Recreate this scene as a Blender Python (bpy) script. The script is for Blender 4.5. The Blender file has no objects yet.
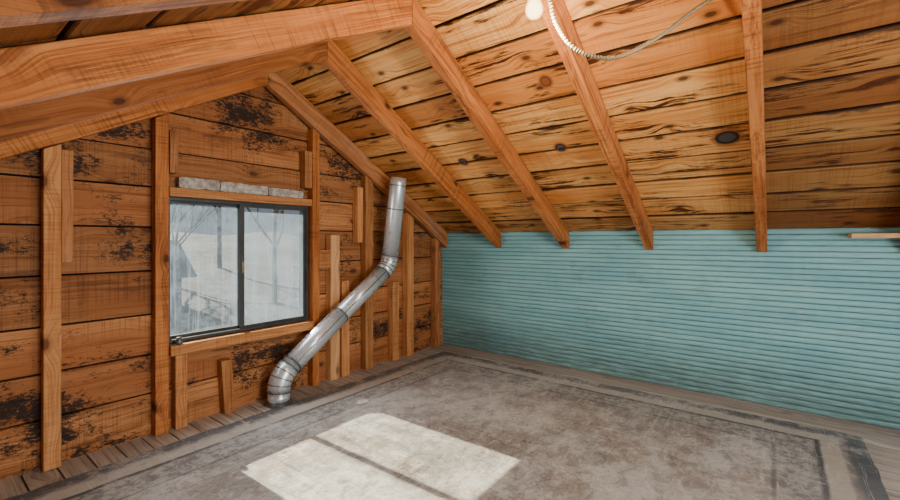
import bpy, math, random, bmesh
from mathutils import Vector, noise
random.seed(7)
C = bpy.context.scene.collection
def lin(r,g,b):
    f=lambda c:(c/255/12.92) if c/255<=0.04045 else ((c/255+0.055)/1.055)**2.4
    return (f(r),f(g),f(b),1)

# ---------------------------------------------------------------- nodes
class NT:
    def __init__(s,name):
        s.m=bpy.data.materials.new(name); s.m.use_nodes=True
        s.t=s.m.node_tree; s.t.nodes.clear()
        s.out=s.t.nodes.new('ShaderNodeOutputMaterial')
    def n(s,ty,**kw):
        x=s.t.nodes.new('ShaderNode'+ty)
        for k,v in kw.items(): setattr(x,k,v)
        return x
    def l(s,a,b): s.t.links.new(a,b)
    def put(s,sock,v):
        if isinstance(v,bpy.types.NodeSocket): s.l(v,sock)
        else: sock.default_value=v
    def math(s,op,a,b=0.0,c=None,clamp=False):
        x=s.n('Math',operation=op); x.use_clamp=clamp
        s.put(x.inputs[0],a); s.put(x.inputs[1],b)
        if c is not None: s.put(x.inputs[2],c)
        return x.outputs[0]
    def rng(s,v,a,b,c=0.0,d=1.0,smooth=True):
        x=s.n('MapRange'); x.interpolation_type='SMOOTHSTEP' if smooth else 'LINEAR'
        s.put(x.inputs[0],v)
        for i,q in enumerate((a,b,c,d)): x.inputs[1+i].default_value=q
        return x.outputs[0]
    def mix(s,f,a,b,mode='MIX'):
        x=s.n('Mix',data_type='RGBA',blend_type=mode)
        s.put(x.inputs[0],f); s.put(x.inputs[6],a); s.put(x.inputs[7],b)
        return x.outputs[2]
    def vscale(s,v,sc):
        x=s.n('VectorMath',operation='MULTIPLY'); s.put(x.inputs[0],v); x.inputs[1].default_value=sc
        return x.outputs[0]
    def noise(s,v,scale=1.0,detail=4.0,rough=.6,dist=0.0):
        x=s.n('TexNoise'); s.put(x.inputs['Vector'],v)
        x.inputs['Scale'].default_value=scale; x.inputs['Detail'].default_value=detail
        x.inputs['Roughness'].default_value=rough; x.inputs['Distortion'].default_value=dist
        return x.outputs[0]
    def attr(s,name):
        x=s.n('Attribute'); x.attribute_name=name; return x
    def pos(s):
        return s.n('NewGeometry').outputs['Position']
    def finish(s,col,rough=.7,bump=None,bs=.3,bd=.01,metal=0.0,spec=.3):
        b=s.n('BsdfPrincipled')
        s.put(b.inputs['Base Color'],col); s.put(b.inputs['Roughness'],rough)
        s.put(b.inputs['Metallic'],metal); b.inputs['Specular IOR Level'].default_value=spec
        if bump is not None:
            bb=s.n('Bump'); bb.inputs['Strength'].default_value=bs; bb.inputs['Distance'].default_value=bd
            s.put(bb.inputs['Height'],bump); s.l(bb.outputs[0],b.inputs['Normal'])
        s.l(b.outputs[0],s.out.inputs[0]); return s.m

def wood(name,light,mid,dark,streak=.0,knot=1.0,rough=.65,saw=0.0,tar=0.0,tintamt=.35,spots=None,grey=0.0,edge=0.0,kn=1.0,blot=.45,warm=None):
    N=NT(name)
    g=N.attr('gco').outputs['Vector']; tint=N.attr('tint').outputs['Fac']
    sp=N.n('SeparateXYZ'); N.l(g,sp.inputs[0])
    cb=N.n('CombineXYZ'); N.l(sp.outputs[0],cb.inputs[0]); N.l(sp.outputs[1],cb.inputs[1])
    kv=N.n('TexVoronoi',voronoi_dimensions='2D'); N.l(N.vscale(cb.outputs[0],(2.0*kn,3.6*kn,1)),kv.inputs['Vector'])
    kv.inputs['Scale'].default_value=1.0
    kd=kv.outputs['Distance']
    warp=N.rng(kd,0,.32,.035,0)
    y2=N.math('ADD',sp.outputs[1],warp)
    wv=N.noise(N.vscale(g,(1.3,2.0,2.0)),1.0,2,.5)
    y3=N.math('ADD',y2,N.math('MULTIPLY',wv,.06))
    c2=N.n('CombineXYZ'); N.l(sp.outputs[0],c2.inputs[0]); N.l(y3,c2.inputs[1]); N.l(sp.outputs[2],c2.inputs[2])
    gv=c2.outputs[0]
    fine=N.noise(N.vscale(gv,(2.6,150,150)),1.0,4,.7)
    med=N.noise(N.vscale(gv,(1.2,48,48)),1.0,4,.65)
    big=N.noise(N.vscale(g,(1.4,8,8)),1.0,3,.6)
    f=N.math('ADD',N.math('MULTIPLY',fine,.55),N.math('MULTIPLY',med,.45))
    f1=N.rng(f,.43,.57)
    col=N.mix(f1,light,mid)
    col=N.mix(N.math('MULTIPLY',N.rng(big,.42,.70),.8),col,mid)
    if warm:
        hv=N.noise(N.vscale(g,(.35,1.2,1.2)),1.0,2,.5)
        col=N.mix(N.rng(hv,.48,.62,0,.65),col,warm)
    col=N.mix(N.math('MULTIPLY',N.rng(f,.53,.62),.5),col,dark)
    col=N.mix(N.math('MULTIPLY',tint,tintamt,clamp=True),col,dark)
    if streak>0:
        st=N.noise(N.vscale(gv,(2.4,42,42)),1.0,6,.75)
        st2=N.noise(N.vscale(g,(1.7,6.0,6.0)),1.0,4,.65)
        s1=N.math('MULTIPLY',N.rng(st,.50,.56),N.rng(st2,.51,.58))
        col=N.mix(N.math('MULTIPLY',s1,streak),col,dark)
        st3=N.noise(N.vscale(g,(1.1,9,9)),1.0,4,.6)
        col=N.mix(N.math('MULTIPLY',N.rng(st3,.55,.70),streak*blot),col,dark)
    if grey>0:
        gn=N.noise(N.vscale(gv,(1.5,6,6)),1.0,4,.6)
        col=N.mix(N.math('MULTIPLY',N.rng(gn,.45,.7),grey),col,lin(150,138,124))
    sel=N.rng(kv.outputs['Color'],.36,.42)
    ring=N.rng(kd,.055,.12,1,0)
    core=N.rng(kd,.035,.065,1,0)
    col=N.mix(N.math('MULTIPLY',N.math('MULTIPLY',ring,sel),.5*knot),col,dark)
    col=N.mix(N.math('MULTIPLY',N.math('MULTIPLY',core,sel),.8*knot),col,lin(60,30,16))
    h=f
    if edge>0:
        ea=N.attr('edge').outputs['Fac']
        en=N.noise(N.vscale(g,(4,14,14)),1.0,5,.65)
        ee=N.rng(N.math('ADD',ea,N.math('MULTIPLY',N.math('SUBTRACT',en,.5),1.6)),.92,1.2)
        col=N.mix(N.math('MULTIPLY',ee,edge),col,lin(54,27,14))
        col=N.mix(N.rng(ea,.93,.985,0,.85),col,lin(36,18,9))
    if saw>0:
        sw=N.noise(N.vscale(g,(120,2,2)),1.0,1,.5)
        sm=N.noise(N.vscale(g,(2,5,5)),1.0,2,.5)
        sf=N.math('MULTIPLY',N.rng(sw,.45,.7),N.rng(sm,.42,.6))
        col=N.mix(N.math('MULTIPLY',sf,saw),col,dark)
        h=N.math('ADD',h,N.math('MULTIPLY',sw,.35))
    if tar>0:
        p=N.pos()
        t1=N.noise(N.vscale(p,(1,1,1.6)),3.4,4,.6,.4)
        t2=N.noise(N.vscale(g,(1,2.0,1)),40,7,.9)
        t=N.math('ADD',N.math('MULTIPLY',t1,.46),N.math('MULTIPLY',t2,.54))
        sz=N.n('SeparateXYZ'); N.l(p,sz.inputs[0])
        low=N.rng(sz.outputs[2],.15,.70,.035,-.008); hi=N.rng(sz.outputs[2],1.2,1.6,0,.034)
        t=N.math('ADD',N.math('ADD',t,low),hi)
        col=N.mix(N.math('MULTIPLY',N.rng(t,.555,.564),tar),col,lin(34,29,26))
    if spots:
        p=N.pos()
        for (x,y,ry,rx,hole) in spots:
            v=N.n('VectorMath',operation='SUBTRACT'); N.l(p,v.inputs[0]); v.inputs[1].default_value=(x,y,0)
            q=N.n('SeparateXYZ'); N.l(v.outputs[0],q.inputs[0])
            a=N.math('POWER',N.math('ABSOLUTE',N.math('DIVIDE',q.outputs[0],rx)),2)
            b=N.math('POWER',N.math('ABSOLUTE',N.math('DIVIDE',q.outputs[1],ry)),2)
            d=N.math('SQRT',N.math('ADD',a,b))
            col=N.mix(N.math('MULTIPLY',N.rng(d,.95,1.5,1,0),.7),col,lin(130,74,36))
            col=N.mix(N.rng(d,.85,.98,1,0),col,lin(48,38,34) if hole else lin(110,60,32))
            col=N.mix(N.math('MULTIPLY',N.rng(d,.5,.75,1,0),.6),col,lin(96,92,92) if hole else lin(150,90,50))
    return N.finish(col,rough,h,.7,.006,spec=.2)

M={}
M['rafter']=wood('rafter_wood',lin(216,140,76),lin(178,102,48),lin(84,42,17),streak=.45,knot=1,saw=.5,tintamt=.45,kn=1.25,blot=.3)
M['rafterdk']=wood('weathered_rafter_wood',lin(200,138,88),lin(164,104,60),lin(88,52,30),streak=.5,knot=.8,saw=.2,grey=.4)
M['deck']=wood('roof_board_wood',lin(248,194,118),lin(222,146,72),lin(74,36,14),streak=1.0,knot=1,saw=.2,tintamt=.66,edge=.85,kn=1.3,blot=.4,warm=lin(208,124,56),
   spots=[(2.452,.184,.055,.042,True),(2.37,1.0,.035,.03,True),(2.376,1.709,.035,.03,True),(1.95,.9,.03,.03,False)])
M['gable']=wood('gable_board_wood',lin(212,150,98),lin(178,116,66),lin(90,54,30),streak=.6,knot=.8,saw=.45,tar=.95,tintamt=.5,edge=.0,warm=lin(160,94,50))
M['stud']=wood('stud_wood',lin(226,164,106),lin(196,130,74),lin(104,60,30),streak=.45,knot=.8,saw=.3,tintamt=.5)
M['studlt']=wood('pale_stud_wood',lin(232,184,132),lin(210,154,100),lin(146,94,56),streak=.2,knot=.6,saw=.1,tintamt=.4)
M['floorb']=wood('dusty_floorboard_wood',lin(206,200,192),lin(178,170,160),lin(108,98,90),streak=.4,knot=.4,tintamt=.4,grey=.3,rough=.85)

def plain(name,c,rough=.6,metal=0,var=.15,scale=8,bump=.0,spec=.3):
    N=NT(name); nz=N.noise(N.pos(),scale,5,.6)
    d=tuple(x*(1-var*2) for x in c[:3])+(1,)
    col=N.mix(N.rng(nz,.35,.65),c,d)
    return N.finish(col,rough,nz if bump else None,bump,.01,metal,spec)
M['void']=plain('dark_underlay',lin(26,16,11),.9)
M['frame']=plain('dark_bronze_aluminium',lin(72,76,78),.45,.3)
N=NT('galvanized_steel'); p=N.pos()
v=N.n('TexVoronoi'); N.l(p,v.inputs['Vector']); v.inputs['Scale'].default_value=70
nz=N.noise(p,9,4,.6)
col=N.mix(N.rng(v.outputs['Color'],.2,.8),lin(224,230,234),lin(210,218,223))
M['galv']=N.finish(col,N.rng(nz,.3,.7,.26,.32),nz,.01,.004,.58,.7)
M['galvdk']=plain('galvanized_band',lin(100,106,110),.35,.45)
# teal paint
N=NT('teal_painted_beadboard'); p=N.pos()
a=N.noise(N.vscale(p,(1,.6,3)),2.2,5,.6); b=N.noise(N.vscale(p,(1,1.2,14)),5,6,.75); c=N.noise(N.vscale(p,(1,9,1)),2.0,3,.6)
e=N.noise(p,3.2,6,.7)
col=N.mix(N.rng(a,.35,.65),lin(144,198,202),lin(124,180,188))
col=N.mix(N.math('MULTIPLY',N.rng(c,.5,.75),.25),col,lin(158,204,206))
col=N.mix(N.math('MULTIPLY',N.rng(b,.55,.67),.5),col,lin(110,132,126))
col=N.mix(N.math('MULTIPLY',N.rng(e,.55,.70),.35),col,lin(114,138,130))
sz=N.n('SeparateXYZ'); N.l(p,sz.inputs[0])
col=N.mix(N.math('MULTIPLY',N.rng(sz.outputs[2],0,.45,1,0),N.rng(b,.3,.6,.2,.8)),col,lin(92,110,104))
col=N.mix(N.rng(N.attr('groove').outputs['Fac'],.2,1,0,.75),col,lin(54,88,92))
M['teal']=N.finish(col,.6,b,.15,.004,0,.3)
# linoleum
N=NT('worn_linoleum'); p=N.pos(); s=N.n('SeparateXYZ'); N.l(p,s.inputs[0])
wob=N.math('MULTIPLY',N.math('SUBTRACT',N.noise(p,6,5,.7),.5),.025)
d=N.math('MINIMUM',N.math('SUBTRACT',2.97,s.outputs[0]),N.math('MINIMUM',N.math('SUBTRACT',2.35,s.outputs[1]),N.math('ADD',s.outputs[1],.35)))
d=N.math('ADD',d,wob)
big=N.noise(p,1.3,8,.72); bl=N.noise(p,2.6,10,.8,.4); fn=N.noise(p,55,5,.8); md=N.noise(N.vscale(p,(1,1.4,1)),9,9,.85,.6)
inner=N.mix(N.rng(big,.42,.58),lin(186,185,181),lin(148,145,141))
inner=N.mix(N.math('MULTIPLY',N.rng(bl,.51,.55),.42),inner,lin(146,126,108))
inner=N.mix(N.math('MULTIPLY',N.rng(md,.53,.552),.5),inner,lin(104,99,95))
inner=N.mix(N.math('MULTIPLY',N.rng(md,.43,.455,1,0),.55),inner,lin(210,208,202))
inner=N.mix(N.math('MULTIPLY',N.rng(fn,.52,.60),.35),inner,lin(94,91,88))
wv=N.n('VectorMath',operation='ADD'); N.l(p,wv.inputs[0])
nn=N.n('TexNoise'); N.l(p,nn.inputs['Vector']); nn.inputs['Scale'].default_value=7; nn.inputs['Detail'].default_value=6
sb=N.vscale(nn.outputs['Color'],(.35,.35,0)); N.l(sb,wv.inputs[1])
def cracks(scale,w,amt,c):
    global inner
    cr=N.n('TexVoronoi'); cr.feature='DISTANCE_TO_EDGE'; cr.inputs['Scale'].default_value=scale; N.l(wv.outputs[0],cr.inputs['Vector'])
    inner=N.mix(N.math('MULTIPLY',N.math('MULTIPLY',N.rng(cr.outputs['Distance'],w*.3,w,1,0),N.rng(big,.46,.56)),amt),inner,c)
cracks(2.6,.014,.55,lin(74,71,70)); cracks(6.5,.02,.35,lin(84,80,78))
bn=N.noise(p,24,4,.75)
bord=N.mix(N.rng(bn,.46,.54),lin(168,166,160),lin(88,94,100))
def band(a,b,e=.007):
    return N.math('MULTIPLY',N.rng(d,a-e,a+e),N.rng(d,b-e,b+e,1,0))
wear=N.rng(N.noise(p,2.6,9,.85),.40,.52,.22,1)
col=inner
col=N.mix(N.math('MULTIPLY',band(.20,.34),N.math('MULTIPLY',wear,.55)),col,bord)
col=N.mix(N.math('MULTIPLY',band(.176,.20),N.math('MULTIPLY',wear,.95)),col,lin(68,72,76))
col=N.mix(N.math('MULTIPLY',band(.345,.362),N.math('MULTIPLY',wear,.75)),col,lin(82,84,86))
col=N.mix(N.math('MULTIPLY',band(.10,.176),N.math('MULTIPLY',wear,.7)),col,lin(190,184,170))
col=N.mix(N.math('MULTIPLY',N.rng(d,.06,.10,1,0),N.math('MULTIPLY',wear,.9)),col,lin(76,84,90))
sc=N.noise(N.vscale(p,(3,60,1)),1.0,3,.7,1.2); sc2=N.noise(N.vscale(p,(50,4,1)),1.0,3,.7,1.0)
ss=N.math('MAXIMUM',N.rng(sc,.62,.66),N.rng(sc2,.63,.67))
col=N.mix(N.math('MULTIPLY',ss,.4),col,lin(214,212,208))
dust=N.noise(p,.9,5,.65)
dk=N.math('MULTIPLY',N.rng(dust,.42,.60),.18)
col=N.mix(dk,col,lin(178,177,174))
M['lino']=N.finish(col,.65,N.math('ADD',bl,N.math('MULTIPLY',md,.8)),.7,.010,0,.3)
# dirty glass
N=NT('dirty_window_glass'); p=N.pos(); s=N.n('SeparateXYZ'); N.l(p,s.inputs[0])
st=N.noise(N.vscale(p,(42,1,1.4)),1.0,6,.78); bl=N.noise(p,5,6,.7); sm=N.noise(p,26,6,.75)
dr=N.math('MULTIPLY',N.math('MULTIPLY',N.rng(st,.48,.62),.20),N.rng(s.outputs[2],.6,1.2,1,.35))
rt=N.rng(s.outputs[0],1.22,1.27,0,.07)
fac=N.math('ADD',N.math('ADD',.08,N.math('MULTIPLY',N.rng(bl,.44,.60),.11)),dr,clamp=True)
fac=N.math('ADD',N.math('ADD',fac,rt),N.math('MULTIPLY',N.rng(sm,.50,.66),.04),clamp=True)
tr=N.n('BsdfTransparent'); tr.inputs[0].default_value=(.52,.54,.55,1)
df=N.n('BsdfDiffuse'); tl=N.n('BsdfTranslucent'); gl=N.n('BsdfGlossy'); gl.inputs['Roughness'].default_value=.05
df.inputs[0].default_value=lin(190,202,212); tl.inputs[0].default_value=(.13,.175,.24,1)
m1=N.n('MixShader'); m1.inputs[0].default_value=.6; N.l(df.outputs[0],m1.inputs[1]); N.l(tl.outputs[0],m1.inputs[2])
m2=N.n('MixShader'); N.l(fac,m2.inputs[0]); N.l(tr.outputs[0],m2.inputs[1]); N.l(m1.outputs[0],m2.inputs[2])
m3=N.n('MixShader'); m3.inputs[0].default_value=.04; N.l(m2.outputs[0],m3.inputs[1]); N.l(gl.outputs[0],m3.inputs[2])
N.l(m3.outputs[0],N.out.inputs[0]); M['glass']=N.m
N=NT('grey_insulation'); p=N.pos(); q=N.noise(p,28,6,.75); q2=N.noise(p,9,3,.6)
col=N.mix(N.rng(q,.4,.6),lin(206,200,192),lin(150,143,135)); col=N.mix(N.math('MULTIPLY',N.rng(q2,.5,.65),.5),col,lin(122,112,102))
M['insul']=N.finish(col,.95,q,.6,.012,0,.1)
M['snow']=plain('trampled_snow',lin(96,110,128),.8,0,.2,.5)
M['grass']=plain('patchy_snow_ground',lin(52,62,74),.9,0,.49,.9)
M['bark']=plain('bark',lin(26,26,26),.9,0,.2,6)
M['siding']=plain('grey_siding',lin(44,52,62),.8,0,.2,2)
M['box']=plain('electrical_box_steel',lin(150,134,104),.42,.35)
M['porc']=plain('white_porcelain',lin(225,222,212),.3)
M['paper']=plain('pale_paper',lin(228,224,214),.8)
N=NT('lit_bulb'); e=N.n('Emission'); lw=N.n('LayerWeight'); lw.inputs[0].default_value=.4
N.put(e.inputs[0],N.mix(N.rng(lw.outputs['Facing'],.1,.8),(1,.74,.34,1),(1,.42,.10,1))); N.put(e.inputs[1],N.rng(lw.outputs['Facing'],.1,.9,8,2)); N.l(e.outputs[0],N.out.inputs[0]); M['bulb']=N.m

# ---------------------------------------------------------------- mesh builder
class MB:
    def __init__(s): s.v=[];s.f=[];s.g=[];s.t=[];s.m=[];s.e=[];s.sm=[]
    def add(s,pts,faces,L=None,W=None,tint=0,mat=0,edge=None,smooth=False,off=None):
        b=len(s.v)
        L=Vector(L or (1,0,0)).normalized(); W=Vector(W or (0,1,0)).normalized(); Nn=L.cross(W)
        off=off or Vector((random.uniform(0,60),random.uniform(0,60),random.uniform(0,60)))
        for i,p in enumerate(pts):
            p=Vector(p); s.v.append(p); s.g.append(Vector((p.dot(L),p.dot(W),p.dot(Nn)))+off)
            s.t.append(tint); s.e.append(edge[i] if edge else 0)
        for f in faces: s.f.append([b+i for i in f]); s.m.append(mat); s.sm.append(smooth)
    def hexa(s,c,**k):
        s.add(c,[(3,2,1,0),(4,5,6,7),(0,1,5,4),(1,2,6,5),(2,3,7,6),(3,0,4,7)],**k)
    def box(s,a,b,**k):
        (x0,y0,z0),(x1,y1,z1)=a,b
        s.hexa([(x0,y0,z0),(x1,y0,z0),(x1,y1,z0),(x0,y1,z0),(x0,y0,z1),(x1,y0,z1),(x1,y1,z1),(x0,y1,z1)],**k)
    def strip(s,p0,p1,W,Nn,w,th,segs=20,wob=.004,tint=0,mat=0,fine=3,off=None,lift=(0,0)):
        p0=Vector(p0);p1=Vector(p1);W=Vector(W).normalized();Nn=Vector(Nn).normalized();L=(p1-p0)
        sd=random.uniform(0,99); pts=[];ed=[];fs=[]
        us=[0,.035,.5,.965,1]
        K=len(us)*2
        for i in range(segs+1):
            c=p0+L*(i/segs)
            a=noise.noise(Vector((c.length*fine,sd,0)))*wob; bb=noise.noise(Vector((c.length*fine,sd+9,3)))*wob
            lo=max(a,0) if wob else 0; hi=w-max(bb,0)
            q=[lo+(hi-lo)*u for u in us]
            for x,u in zip(q,us):
                li=lift[0]*(1-u)+lift[1]*u
                pts.append(c+W*x+Nn*((0.005 if u in(0,1) else 0)+li)); ed.append(abs(u-.5)*2)
            for x,u in zip(reversed(q),reversed(us)): pts.append(c+W*x+Nn*th); ed.append(1)
        for i in range(segs):
            for j in range(K):
                a0=i*K+j;a1=i*K+(j+1)%K
                fs.append((a0,a1,a1+K,a0+K))
        fs.append(tuple(range(K))[::-1]); fs.append(tuple(segs*K+j for j in range(K)))
        s.add(pts,fs,L=L,W=W,tint=tint,mat=mat,edge=ed,off=off)
    def obj(s,name,mats,label=None,cat=None,parent=None,bevel=0,kind=None,group=None,origin=None):
        me=bpy.data.meshes.new(name)
        o3=Vector(origin) if origin else Vector((0,0,0))
        me.from_pydata([v-o3 for v in s.v],[],s.f)
        a=me.attributes.new('gco','FLOAT_VECTOR','POINT'); a.data.foreach_set('vector',[c for g in s.g for c in g])
        a=me.attributes.new('tint','FLOAT','POINT'); a.data.foreach_set('value',s.t)
        a=me.attributes.new('edge','FLOAT','POINT'); a.data.foreach_set('value',s.e)
        for m in mats: me.materials.append(M[m])
        me.polygons.foreach_set('material_index',s.m); me.polygons.foreach_set('use_smooth',s.sm)
        bm=bmesh.new(); bm.from_mesh(me); bmesh.ops.recalc_face_normals(bm,faces=bm.faces); bm.to_mesh(me); bm.free()
        ob=bpy.data.objects.new(name,me); C.objects.link(ob); ob.location=o3
        if bevel:
            bv=ob.modifiers.new('bevel','BEVEL'); bv.width=bevel; bv.segments=2; bv.limit_method='ANGLE'
        tag(ob,label,cat,kind,group)
        if parent: 
            ob.parent=parent; ob.matrix_parent_inverse.identity(); ob.location=o3-parent.location
        return ob
def tag(ob,label=None,cat=None,kind=None,group=None):
    if label: ob['label']=label
    if cat: ob['category']=cat
    if kind: ob['kind']=kind
    if group: ob['group']=group
def empty(name,loc,**k):
    e=bpy.data.objects.new(name,None); C.objects.link(e); e.location=loc; e.empty_display_size=.1; tag(e,**k); return e

XK=3.216; YG=2.555; XR=1.39; ZR=2.10; SR=.57; SL=.553; XL=-.44; YB=-1.7
zr=lambda x: ZR-SR*(x-XR) if x>XR else ZR-SL*(XR-x)

# ---------------------------------------------------------------- ceiling
def slope(name,sgn,xe,s,label):
    mb=MB(); D=Vector((sgn,0,-s)).normalized(); Nn=Vector((sgn*s,0,1)).normalized()
    top=Vector((XR,0,ZR)); Ltot=abs(xe-XR)*math.sqrt(1+s*s); n=11; w=Ltot/n
    for i in range(n):
        a=top+D*(i*w)
        cuts=[YB,.062]+random.sample([.696,1.303,1.916],1)+[YG]
        for y0,y1 in zip(cuts[:-1],cuts[1:]):
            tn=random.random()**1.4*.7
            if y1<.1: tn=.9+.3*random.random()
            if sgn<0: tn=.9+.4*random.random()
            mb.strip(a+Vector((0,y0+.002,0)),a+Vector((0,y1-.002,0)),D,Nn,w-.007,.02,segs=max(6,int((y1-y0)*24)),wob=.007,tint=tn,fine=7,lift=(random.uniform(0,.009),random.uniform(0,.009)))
    a0=top+Nn*.030
    a=a0-D*.05
    b=a0+D*(Ltot+.09)
    mb.hexa([a+Vector((0,YB,0)),b+Vector((0,YB,0)),b+Vector((0,YG+.12,0)),a+Vector((0,YG+.12,0)),
             a+Nn*.04+Vector((0,YB,0)),b+Nn*.04+Vector((0,YB,0)),b+Nn*.04+Vector((0,YG+.12,0)),a+Nn*.04+Vector((0,YG+.12,0))],mat=1)
    return mb.obj(name,['deck','void'],label,'ceiling',kind='structure')
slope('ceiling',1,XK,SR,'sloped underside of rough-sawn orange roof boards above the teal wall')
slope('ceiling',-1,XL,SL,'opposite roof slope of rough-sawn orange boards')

# ---------------------------------------------------------------- rafters
UD=.14
def rafter(side,y,th=.052,mat='rafter',lab=None,dz=0,tint=None):
    mb=MB()
    if side>0: x0,x1,s=XR+.0006,XK-.02,SR
    else: x0,x1,s=XL+.03,XR-.0006,SL
    zt=lambda x: zr(x)-.003
    segs=12
    j=[random.uniform(-.004,.004) for _ in range(segs+1)]
    pts=[];fs=[]
    for i in range(segs+1):
        x=x0+(x1-x0)*i/segs
        d=UD+j[i]+dz*(1-max(0,1-abs(x-XR)/.5))
        pts+= [(x,y-th/2,zt(x)),(x,y+th/2,zt(x)),(x,y+th/2,zt(x)-d),(x,y-th/2,zt(x)-d)]
    for i in range(segs):
        for k in range(4):
            a=i*4+k;b=i*4+(k+1)%4; fs.append((a,b,b+4,a+4))
    fs.append((0,1,2,3)); fs.append(tuple(segs*4+k for k in (3,2,1,0)))
    s2=-s if side>0 else s
    L=Vector((1,0,s2)).normalized(); W=Vector((-s2,0,1)).normalized()
    mb.add(pts,fs,L=L,W=W,tint=random.random()*.6 if tint is None else tint)
    mb.obj('rafter',[mat],lab,'rafter',bevel=.003,group='roof rafters',origin=((x0+x1)/2,y,zr((x0+x1)/2)))
LT={1.916:1.25,1.303:.2,.696:.9,.062:.4,-.55:.4}  # left rafter tints; the darker far rafter paints in shadow between beams
for y in (1.916,1.303,.696,.062,-.55,-1.16):
    rafter(1,y,lab='rough-sawn orange wooden rafter running down to the teal wall')
    if y>-.6: rafter(-1,y,.048,lab='rough-sawn orange wooden rafter on the low side of the attic',tint=LT[y],dz=-.018)
rafter(1,2.505,.05,'rafterdk','weathered brown rafter against the plank gable wall',tint=.1)
rafter(-1,2.505,.05,'rafter','orange wooden rafter against the plank gable wall',tint=.1)

# ---------------------------------------------------------------- gable wall
WX0,WX1,WZ0,WZ1=.855,1.702,.455,1.228
def gable():
    mb=MB(); Y0=YG
    xl=lambda z: max(XL,XR-(ZR-z)/SL) ; xr=lambda z: min(XK,XR+(ZR-z)/SR)
    def piece(xa0,xa1,xb0,xb1,z0,z1,y0,y1,tint,mat,off):
        mb.hexa([(xa0,y0,z0),(xa1,y0,z0),(xa1,y1,z0),(xa0,y1,z0),(xb0,y0,z1),(xb1,y0,z1),(xb1,y1,z1),(xb0,y1,z1)],L=(1,0,0),W=(0,0,1),tint=tint,mat=mat,off=off)
    z=-.02
    rows=[]
    while z<ZR-.03:
        w=.212+random.uniform(-.02,.02); rows.append((z+.004,min(z+w-.005,ZR-.02))); z+=w
    for z0,z1 in rows:
        t=random.random(); off=Vector((random.uniform(0,50),random.uniform(0,50),0))
        yj=Y0+random.uniform(0,.012)
        br=[z0]+[q for q in (WZ0,WZ1) if z0<q<z1]+[z1]
        for a,b in zip(br[:-1],br[1:]):
            mid=(a+b)/2
            if WZ0<mid<WZ1:
                piece(xl(a),WX0,xl(b),WX0,a,b,yj,Y0+.03,t,0,off); piece(WX1,xr(a),WX1,xr(b),a,b,yj,Y0+.03,t,0,off)
            else:
                piece(xl(a),xr(a),xl(b),xr(b),a,b,yj,Y0+.03,t,0,off)
    for a,b in ((-.06,WZ0),(WZ0,1.1),(1.1,WZ1),(WZ1,ZR-.0)):
        if WZ0<(a+b)/2<WZ1:
            piece(xl(a)-.05,WX0,xl(b)-.05,WX0,a,b,Y0+.031,Y0+.055,0,1,None); piece(WX1,xr(a)+.05,WX1,xr(b)+.05,a,b,Y0+.031,Y0+.055,0,1,None)
        else: piece(xl(a)-.05,xr(a)+.05,xl(b)-.02,xr(b)+.02,a,b,Y0+.031,Y0+.055,0,1,None)
    mb.obj('wall_back',['gable','void'],'rough plank gable wall with black tar paper remnants','wall',kind='structure')
gable()
# ---------------------------------------------------------------- teal wall
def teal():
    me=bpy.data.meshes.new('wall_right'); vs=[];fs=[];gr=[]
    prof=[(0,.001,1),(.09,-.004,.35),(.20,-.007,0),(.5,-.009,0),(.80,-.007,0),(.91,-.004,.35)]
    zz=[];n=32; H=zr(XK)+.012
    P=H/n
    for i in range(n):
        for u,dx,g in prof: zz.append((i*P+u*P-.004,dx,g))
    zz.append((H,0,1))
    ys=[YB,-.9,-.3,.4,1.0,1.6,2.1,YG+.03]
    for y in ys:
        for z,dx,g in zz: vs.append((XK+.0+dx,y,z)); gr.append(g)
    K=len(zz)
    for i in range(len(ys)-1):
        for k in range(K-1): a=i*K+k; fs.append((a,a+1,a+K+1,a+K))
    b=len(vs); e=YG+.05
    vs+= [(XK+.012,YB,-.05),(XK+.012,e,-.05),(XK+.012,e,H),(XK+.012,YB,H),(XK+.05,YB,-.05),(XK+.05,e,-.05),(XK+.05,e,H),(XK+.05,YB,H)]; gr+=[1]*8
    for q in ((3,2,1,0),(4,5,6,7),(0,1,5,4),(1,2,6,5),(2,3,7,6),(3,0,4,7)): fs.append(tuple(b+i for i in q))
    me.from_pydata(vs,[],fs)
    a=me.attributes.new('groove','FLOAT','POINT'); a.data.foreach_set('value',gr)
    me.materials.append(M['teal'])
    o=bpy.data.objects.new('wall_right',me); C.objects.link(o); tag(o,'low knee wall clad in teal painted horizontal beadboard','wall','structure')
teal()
mb=MB()
for i in range(5): mb.box((XL-.03,YB,i*.22),(XL,YG,i*.22+.217 if i<4 else 1.1),L=(0,1,0),W=(0,0,1),tint=random.random())
mb.box((XL-.05,YB,-.06),(XL-.031,YG+.05,1.12),mat=1)
mb.obj('wall_left',['gable','void'],'low plank knee wall','wall',kind='structure')

# ---------------------------------------------------------------- floor
mb=MB(); x=XL
while x<XK-.01:
    w=min(.108,XK-x)
    mb.box((x+.003,YB,-.03),(x+w-.004,YG+.028,random.uniform(-.003,0)),L=(0,1,0),W=(1,0,0),tint=random.random()); x+=w
mb.box((XL-.05,YB,-.07),(XK+.05,YG+.08,-.031),mat=1)
mb.obj('floor',['floorb','void'],'dusty grey-brown wooden floorboards','floor',kind='structure')
x0,x1,y0,y1=-.40,2.97,-.35,2.35
def rag(p): return noise.noise(Vector(p)*7)*.010+noise.noise(Vector(p)*23)*.004
loop=[]
K=90
for i in range(K): t=i/K; loop.append((x0+(x1-x0)*t,y0+rag((t*3,0,0))))
for i in range(K): t=i/K; loop.append((x1+rag((0,t*3,1)),y0+(y1-y0)*t))
for i in range(K): t=i/K; loop.append((x1-(x1-x0)*t,y1+rag((t*3,5,2))*1.6))
for i in range(K): t=i/K; loop.append((x0+rag((9,t*3,3)),y1-(y1-y0)*t))
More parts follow.
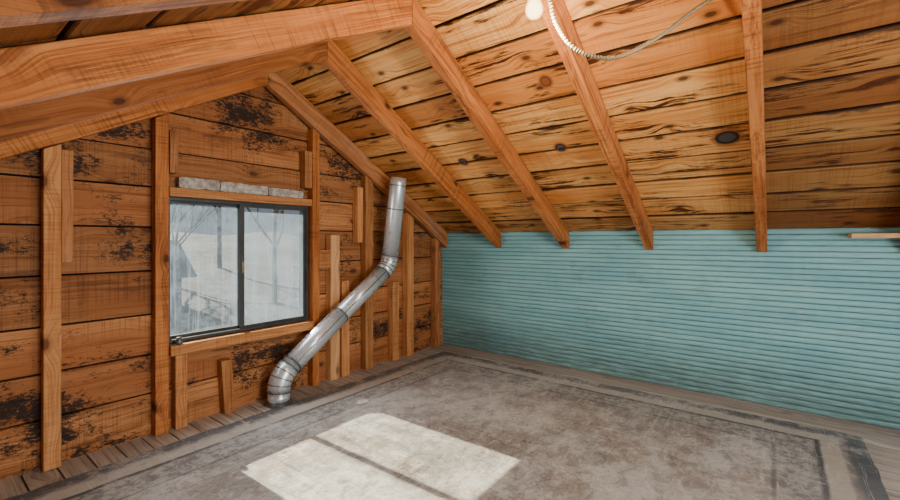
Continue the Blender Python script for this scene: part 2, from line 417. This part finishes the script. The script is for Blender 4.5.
n=len(loop); vs=[(a,b,.0035) for a,b in loop]+[(a,b,.0) for a,b in loop]
me=bpy.data.meshes.new('linoleum_rug'); me.from_pydata(vs,[],[tuple(range(n)),tuple(range(2*n-1,n-1,-1))]+[(i,n+i,n+(i+1)%n,(i+1)%n) for i in range(n)])
me.materials.append(M['lino']); o=bpy.data.objects.new('linoleum_rug',me); C.objects.link(o)
tag(o,'worn grey linoleum rug with a faded patterned border on the floor','linoleum rug')
mb=MB()
pc=[(1.700,2.000),(1.760,1.985),(1.785,2.020),(1.745,2.045),(1.705,2.035)]
mb.add([(a,b,.0042+.004*(i%2)) for i,(a,b) in enumerate(pc)]+[(a,b,.0038) for a,b in pc],[(0,1,2,3,4),(9,8,7,6,5)]+[(i,5+i,5+(i+1)%5,(i+1)%5) for i in range(5)])
mb.obj('paper_scrap',['paper'],'small torn scrap of pale paper on the linoleum','paper scrap')

# ---------------------------------------------------------------- studs
YF=2.495
def board(name,x0,x1,z0,z1,lab,cat,mat='stud',y0=YF,y1=YG-.0005,lean=0,horiz=False,group=None,slopetop=False):
    mb=MB()
    if slopetop:
        f=lambda x: zr(x)-UD-.008
        za,zb=f(x0),f(x1)
    else: za=zb=z1
    kw=dict(L=(1,0,0),W=(0,0,1)) if horiz else dict(L=(0,0,1),W=(1,0,0))
    mb.hexa([(x0,y0,z0),(x1,y0,z0),(x1,y1,z0),(x0,y1,z0),(x0+lean,y0,za),(x1+lean,y0,zb),(x1+lean,y1,zb),(x0+lean,y1,za)],tint=random.random(),**kw)
    return mb.obj(name,[mat],lab,cat,bevel=.003,group=group,origin=((x0+x1)/2,(y0+y1)/2,z0))
G='gable wall studs'
def stud(x0,x1,z1,lab,mat='stud',z0=0.001,**k): board('wall_stud',x0,x1,z0,z1,lab,'stud',mat,group=G,**k)
stud(.378,.436,0,'tall pale wooden stud on the plank gable wall','stud',slopetop=True)
board('wood_scab',.4365,.476,.90,1.40,'short dark board nailed beside a stud','board','rafterdk')
stud(.793,.853,0,'tall orange stud beside the window','rafter',slopetop=True)
stud(.884,.940,.395,'short cripple stud under the window sill')
stud(1.135,1.195,.31,'short leaning cripple stud under the window sill',lean=-.02)
board('wood_block',.858,.898,1.352,1.57,'short brown block above the window header','board','rafterdk')
stud(1.715,1.770,0,'tall orange stud beside the window','rafter',slopetop=True)
board('wood_block',1.655,1.710,1.352,1.60,'short pale block above the window header','board','stud')
stud(1.862,1.940,1.035,'pale half-height stud behind the metal duct','studlt')
board('wood_block',1.7705,1.8615,.80,.93,'short horizontal blocking board between two studs','board','stud',horiz=True)
stud(1.960,2.028,.70,'short orange half-height wooden stud','stud')
stud(2.185,2.262,0,'tall orange stud on the plank wall behind the duct','stud',slopetop=True)
board('wood_scab',2.108,2.160,.98,1.40,'short board nailed beside a stud','board','stud')
stud(2.475,2.550,.65,'short pale stub stud','stud')
stud(2.648,2.730,0,'tall orange stud near the teal wall','stud',slopetop=True)
stud(3.03,3.10,0,'dark corner stud against the teal wall','rafterdk',slopetop=True)
board('window_header',.856,1.711,1.230,1.276,'rough wooden board over the window','board','stud',horiz=True)
board('window_sill_board',.856,1.711,.395,.450,'rough wooden sill board under the window','board','stud',horiz=True,y0=2.475)
def chunk(xa,xb,hgt,seed):
    mb=MB(); n=int((xb-xa)/.007); vs=[];fs=[]
    for i in range(n+1):
        t=i/n; x=xa+(xb-xa)*t
        endr=min(1,.85+min(t,1-t)*n*.08)
        for k in range(14):
            a=2*math.pi*k/14; r=endr*(1+.14*noise.noise(Vector((x*14,k*.8,seed)))+.12*noise.noise(Vector((x*50,k*1.7,seed+5))))
            ca,sa=math.cos(a),math.sin(a); sq=1/max(abs(ca),abs(sa))**.95
            vs.append((x,2.522+.022*ca*r*sq,max(1.2775,1.2775+hgt*.5+hgt*.5*sa*r*sq)))
    for i in range(n):
        for k in range(14):
            a=i*14+k;b=i*14+(k+1)%14; fs.append((a,b,b+14,a+14))
    fs+= [tuple(range(14)),tuple(n*14+k for k in range(13,-1,-1))]
    mb.add(vs,fs,smooth=False)
    mb.obj('insulation_chunk',['insul'],'grey crumbly insulation block stuffed above the window header','insulation',group='insulation over the window',origin=((xa+xb)/2,2.522,1.2775))
chunk(.904,1.110,.060,1); chunk(1.116,1.400,.056,4); chunk(1.406,1.648,.050,12)

# ---------------------------------------------------------------- window
def ring(mb,x0,x1,z0,z1,w,y0,y1,mat=0,wl=None,wr=None):
    wl=wl or w; wr=wr or w
    mb.box((x0,y0,z0),(x1,y1,z0+w),mat=mat); mb.box((x0,y0,z1-w),(x1,y1,z1),mat=mat)
    mb.box((x0,y0,z0+w),(x0+wl,y1,z1-w),mat=mat); mb.box((x1-wr,y0,z0+w),(x1,y1,z1-w),mat=mat)
mb=MB()
ring(mb,WX0,WX1,WZ0,WZ1,.015,2.530,2.609)
win=mb.obj('window_1',['frame'],'dark aluminium sliding window with dirty glass','window',kind='structure',origin=(1.29,2.56,WZ0))
XM=1.258
for a,b,y,wl,wr in ((WX0+.0152,XM+.017,2.570,.011,.028),(XM-.017,WX1-.0152,2.540,.028,.011)):
    m2=MB(); ring(m2,a,b,WZ0+.0152,WZ1-.0152,.014,y,y+.022,wl=wl,wr=wr)
    m2.obj('sash',['frame'],parent=win,origin=((a+b)/2,y,WZ0+.03))
    m3=MB(); m3.box((a+wl+.0001,y+.009,WZ0+.0293),(b-wr-.0001,y+.012,WZ1-.0293))
    m3.obj('glass_pane',['glass'],parent=win,origin=((a+b)/2,y+.01,WZ0+.05))
m4=MB(); m4.box((XM-.006,2.532,.80),(XM+.006,2.539,.87))
m4.obj('latch',['box'],parent=win,origin=(XM,2.53,.83),bevel=.002)
mb=MB()
def lathe(mb,c,axis,prof,n=20,mat=0):
    c=Vector(c);axis=Vector(axis).normalized(); u=axis.orthogonal().normalized(); v=axis.cross(u)
    vs=[];fs=[]
    for r,h in prof:
        for k in range(n):
            a=2*math.pi*k/n; vs.append(c+axis*h+(u*math.cos(a)+v*math.sin(a))*r)
    for i in range(len(prof)-1):
        for k in range(n):
            a=i*n+k;b=i*n+(k+1)%n; fs.append((a,b,b+n,a+n))
    fs.append(tuple(range(n-1,-1,-1))); fs.append(tuple((len(prof)-1)*n+k for k in range(n)))
    mb.add(vs,fs,smooth=True,mat=mat)
lathe(mb,(.900,2.495,.4505),(0,0,1),[(.016,0),(.018,.006),(.018,.022),(.012,.028),(.012,.036)])
mb.obj('small_tin',['galvdk'],'small round metal tin standing on the window sill','tin')

# ---------------------------------------------------------------- duct
def tube(mb,path,R,n=28,smooth=True,th=.0025):
    path=[Vector(p) for p in path]; T=[]
    for i in range(len(path)):
        a=path[max(0,i-1)];b=path[min(len(path)-1,i+1)]; T.append((b-a).normalized())
    vs=[];fs=[]
    m=len(path)
    rr=R if isinstance(R,list) else [R]*m
    for off in (0,th):
        u=T[0].orthogonal().normalized()
        for i in range(m):
            u=(u-T[i]*u.dot(T[i])).normalized(); v=T[i].cross(u)
            for k in range(n):
                a=2*math.pi*k/n; vs.append(path[i]+(u*math.cos(a)+v*math.sin(a))*(rr[i]-off))
    for o in (0,m*n):
        for i in range(m-1):
            for k in range(n):
                a=o+i*n+k;b=o+i*n+(k+1)%n; fs.append((a,b,b+n,a+n))
    for i in (0,m-1):
        for k in range(n):
            a=i*n+k;b=i*n+(k+1)%n; fs.append((a,b,b+m*n,a+m*n))
    mb.add(vs,fs,smooth=smooth)
P=[Vector(q) for q in ((1.415,2.408,.004),(1.415,2.408,.160),(2.315,2.375,.80),(2.315,2.27,1.475))]
duct=empty('metal_duct',P[0],label='galvanized round metal duct with two elbows rising from the floor',cat='duct')
def part(name,path,R,lab=None,mat='galv',smooth=True):
    mb=MB(); tube(mb,path,R,smooth=smooth); return mb.obj(name,[mat],lab,None,parent=duct,origin=path[0])
R=.064
def elbow(a,c,b,r0,n=4):
    da=(a-c).normalized();db=(b-c).normalized(); p0=c+da*r0;p1=c+db*r0
    return [p0*(1-t)**2+c*2*t*(1-t)+p1*t*t for t in [i/n for i in range(n+1)]]
e1=elbow(P[0],P[1],P[2],.085,4); e2=elbow(P[1],P[2],P[3],.080,4)
part('pipe_section',[P[0],e1[0]],R)
part('elbow',e1,R+.004,smooth=True)
part('pipe_section',[e1[-1],e1[-1]*.5+e2[0]*.5],R-.001)
part('pipe_section',[e1[-1]*.5+e2[0]*.5,e2[0]],R-.004)
part('elbow',e2,R+.000)
part('pipe_section',[e2[-1],P[3]*.93+e2[-1]*.07,P[3]],[R-.002,R-.002,R-.005])
def bandat(p,d,rad,w=.008,mat='galvdk'):
    d=d.normalized(); part('joint_band',[p-d*w/2,p+d*w/2],rad,mat=mat)
for path in (e1,e2):
    rad=R+(.0068 if path is e1 else .0035)
    for i in range(len(path)):
        d=(path[min(i+1,len(path)-1)]-path[max(i-1,0)]); bandat(path[i],d,rad,.005)
dd=(e2[0]-e1[-1]); bandat(e1[-1]*.5+e2[0]*.5,dd,R+.002,.01)
bandat(e1[-1]*.97+e2[0]*.03,dd,R+.006,.012); bandat(P[3]*.9+e2[-1]*.1,P[3]-e2[-1],R+.001,.006); bandat(P[3]*.6+e2[-1]*.4,P[3]-e2[-1],R+.001,.006)
# long lock seam along the sloping run
dn=dd.normalized(); fr=(Vector((0,-1,0))+dn.cross(Vector((0,1,0))).normalized()*.35).normalized()
fr=(fr-dn*fr.dot(dn)).normalized()
mb=MB(); q0=e1[-1]+fr*(R-.001); q1=e2[0]+fr*(R-.004); sd_=dn.cross(fr)*.003
mb.hexa([q0-sd_,q1-sd_,q1+sd_,q0+sd_,q0-sd_+fr*.002,q1-sd_+fr*.002,q1+sd_+fr*.002,q0+sd_+fr*.002])
mb.obj('lock_seam',['galvdk'],None,None,parent=duct,origin=q0)
mb=MB(); lathe(mb,(P[0].x,P[0].y,.004),(0,0,1),[(R+.018,0),(R+.018,.003),(R+.004,.006),(R+.004,.02),(R+.001,.02)],28)
mb.obj('floor_collar',['galvdk'],None,None,parent=duct,origin=P[0])

# ---------------------------------------------------------------- light + conduit
bx=(1.24,.612,0)
fx=empty('bare_bulb_light',(bx[0],bx[1],1.885),label='lit bare bulb in a porcelain socket beside a rafter',cat='light bulb')
mb=MB(); lathe(mb,(bx[0],bx[1],1.785),(0,0,1),[(.016,-.0),(.02,.01),(.024,.03),(.045,.055),(.045,.070)],24); mb.obj('socket',['porc'],None,None,parent=fx,origin=(bx[0],bx[1],1.8))
mb=MB(); lathe(mb,(bx[0],bx[1],1.856),(0,0,1),[(.05,0),(.05,.05)],8); mb.obj('junction_box',['box'],None,None,parent=fx,origin=(bx[0],bx[1],1.856))
mb=MB(); lathe(mb,(bx[0],bx[1],1.738),(0,0,1),[(.002,-.03),(.014,-.0275),(.024,-.019),(.029,-.006),(.029,.006),(.024,.022),(.017,.036),(.014,.047)],24); mb.obj('bulb',['bulb'],None,None,parent=fx,origin=(bx[0],bx[1],1.738))
cp=[(1.300,.600,1.880),(1.308,.590,1.80),(1.325,.575,1.715),(1.372,.528,1.638),(1.477,.439,1.618),(1.610,.333,1.702),(1.700,.24,1.80),(1.765,.16,1.868)]
cp=[Vector(q) for q in cp]; path=[]
for i in range(len(cp)-1):
    p0=cp[max(i-1,0)];p1=cp[i];p2=cp[i+1];p3=cp[min(i+2,len(cp)-1)]
    ns=max(6,int((p2-p1).length/.0055))
    for k in range(ns):
        t=k/ns; path.append(.5*((2*p1)+(-p0+p2)*t+(2*p0-5*p1+4*p2-p3)*t*t+(-p0+3*p1-3*p2+p3)*t**3))
mb=MB(); tube(mb,path,[.0078 if i%2 else .0052 for i in range(len(path))],10,smooth=False)
mb.obj('electrical_conduit',['box'],'thin flexible ribbed metal conduit looping along the roof boards','electrical cable')
mb=MB(); mb.box((3.06,-.515,1.010),(3.206,-.32,1.035),L=(0,1,0),W=(1,0,0))
mb.obj('wood_ledge_board',['studlt'],'pale board fixed along the top of the teal wall','board',bevel=.003)

# ---------------------------------------------------------------- outdoors
mb=MB(); n=30; vs=[];fs=[]
for i in range(n+1):
    for j in range(n+1):
        x=-30+60*i/n; y=3.2+50*j/n
        vs.append((x,y,-2.6+max(0,(y-9))*.10+.5*noise.noise(Vector((x*.15,y*.15,0)))))
for i in range(n):
    for j in range(n): a=i*(n+1)+j; fs.append((a,a+1,a+n+2,a+n+1))
mb.add(vs,fs,smooth=True); mb.obj('ground',['grass'],'patchy snow-covered ground outside the window','ground',kind='structure')
mb=MB()
hx,hy=3.0,17.5
mb.box((hx-2.6,hy,-2.4),(hx+3.4,hy+3,-.3),mat=0)
mb.hexa([(hx-3,hy-.4,-.38),(hx+3.8,hy-.4,-.38),(hx+3.8,hy+3.4,-.38),(hx-3,hy+3.4,-.38),(hx-3,hy+1.45,1.0),(hx+3.8,hy+1.45,1.0),(hx+3.8,hy+1.55,1.0),(hx-3,hy+1.55,1.0)],mat=1)
o=mb.obj('neighbouring_shed',['siding','snow'],'grey shed with a snowy roof seen through the window','shed')
def tree(x,y,h,seed):
    rnd=random.Random(seed); mb=MB()
    def br(p,d,L,r,dep):
        q=p+d*L; mid=p+d*L*.5+Vector((rnd.uniform(-1,1),rnd.uniform(-1,1),0))*L*.06
        tube(mb,[p,mid,q],[r,r*.8,r*.6],5,th=r*.3)
        if dep>0:
            for _ in range(4):
                nd=(d+Vector((rnd.uniform(-.8,.8),rnd.uniform(-.5,.5),rnd.uniform(-.1,.6)))).normalized()
                br(p+d*L*rnd.uniform(.5,1),nd,L*rnd.uniform(.45,.65),r*.5,dep-1)
    z0=-2.6+max(0,y-9)*.10
    br(Vector((x,y,z0-.3)),Vector((0,0,1)),h*.42,h*.011,4)
    mb.obj('bare_tree',['bark'],'leafless tree standing in the snow','tree',group='bare trees outside',origin=(x,y,z0))
for i,(x,y,h) in enumerate([(4.4,13.0,8),(9.8,17,11),(14.2,20,12),(3.2,26,14),(12.4,28,14),(8.2,27,14)]): tree(x,y,h,i+3)

# ---------------------------------------------------------------- light
w=bpy.data.worlds.new('World'); bpy.context.scene.world=w; w.use_nodes=True
bg=w.node_tree.nodes['Background']; bg.inputs[0].default_value=(.76,.88,1,1); bg.inputs[1].default_value=.95
def lamp(ty,name,loc,rot,e,col,**k):
    L=bpy.data.lights.new(name,ty); L.energy=e; L.color=col
    for a,b in k.items(): setattr(L,a,b)
    o=bpy.data.objects.new(name,L); C.objects.link(o); o.location=loc; o.rotation_euler=rot; return o
s=lamp('SUN','sun',(0,8,6),(0,0,0),95,(1,.84,.60),angle=.008)
s.rotation_euler=Vector((.018,-.80,-.572)).to_track_quat('-Z','Y').to_euler()
lamp('AREA','rear_fill',(.9,-1.35,.85),(math.radians(90),0,math.radians(-8)),50,(1,1,.98),shape='RECTANGLE',size=1.0,size_y=.8)  # added fill lamp behind the camera, brightens the room
lamp('POINT','bulb_glow',(bx[0]+.02,bx[1]-.02,1.66),(0,0,0),28,(1,.82,.56),shadow_soft_size=.03)
lamp('AREA','window_daylight',(1.29,2.46,.83),(math.radians(-90),0,0),13,(.92,.97,1),shape='RECTANGLE',size=.75,size_y=.68)

# ---------------------------------------------------------------- camera
cd=bpy.data.cameras.new('camera'); cam=bpy.data.objects.new('camera',cd); C.objects.link(cam)
cd.sensor_width=36; cd.lens=36*423/900; cd.shift_y=-10/900; cd.clip_start=.01
cam.location=(0,0,1); cam.rotation_euler=(math.pi/2,0,-math.atan2(.793,.609))
bpy.context.scene.camera=cam
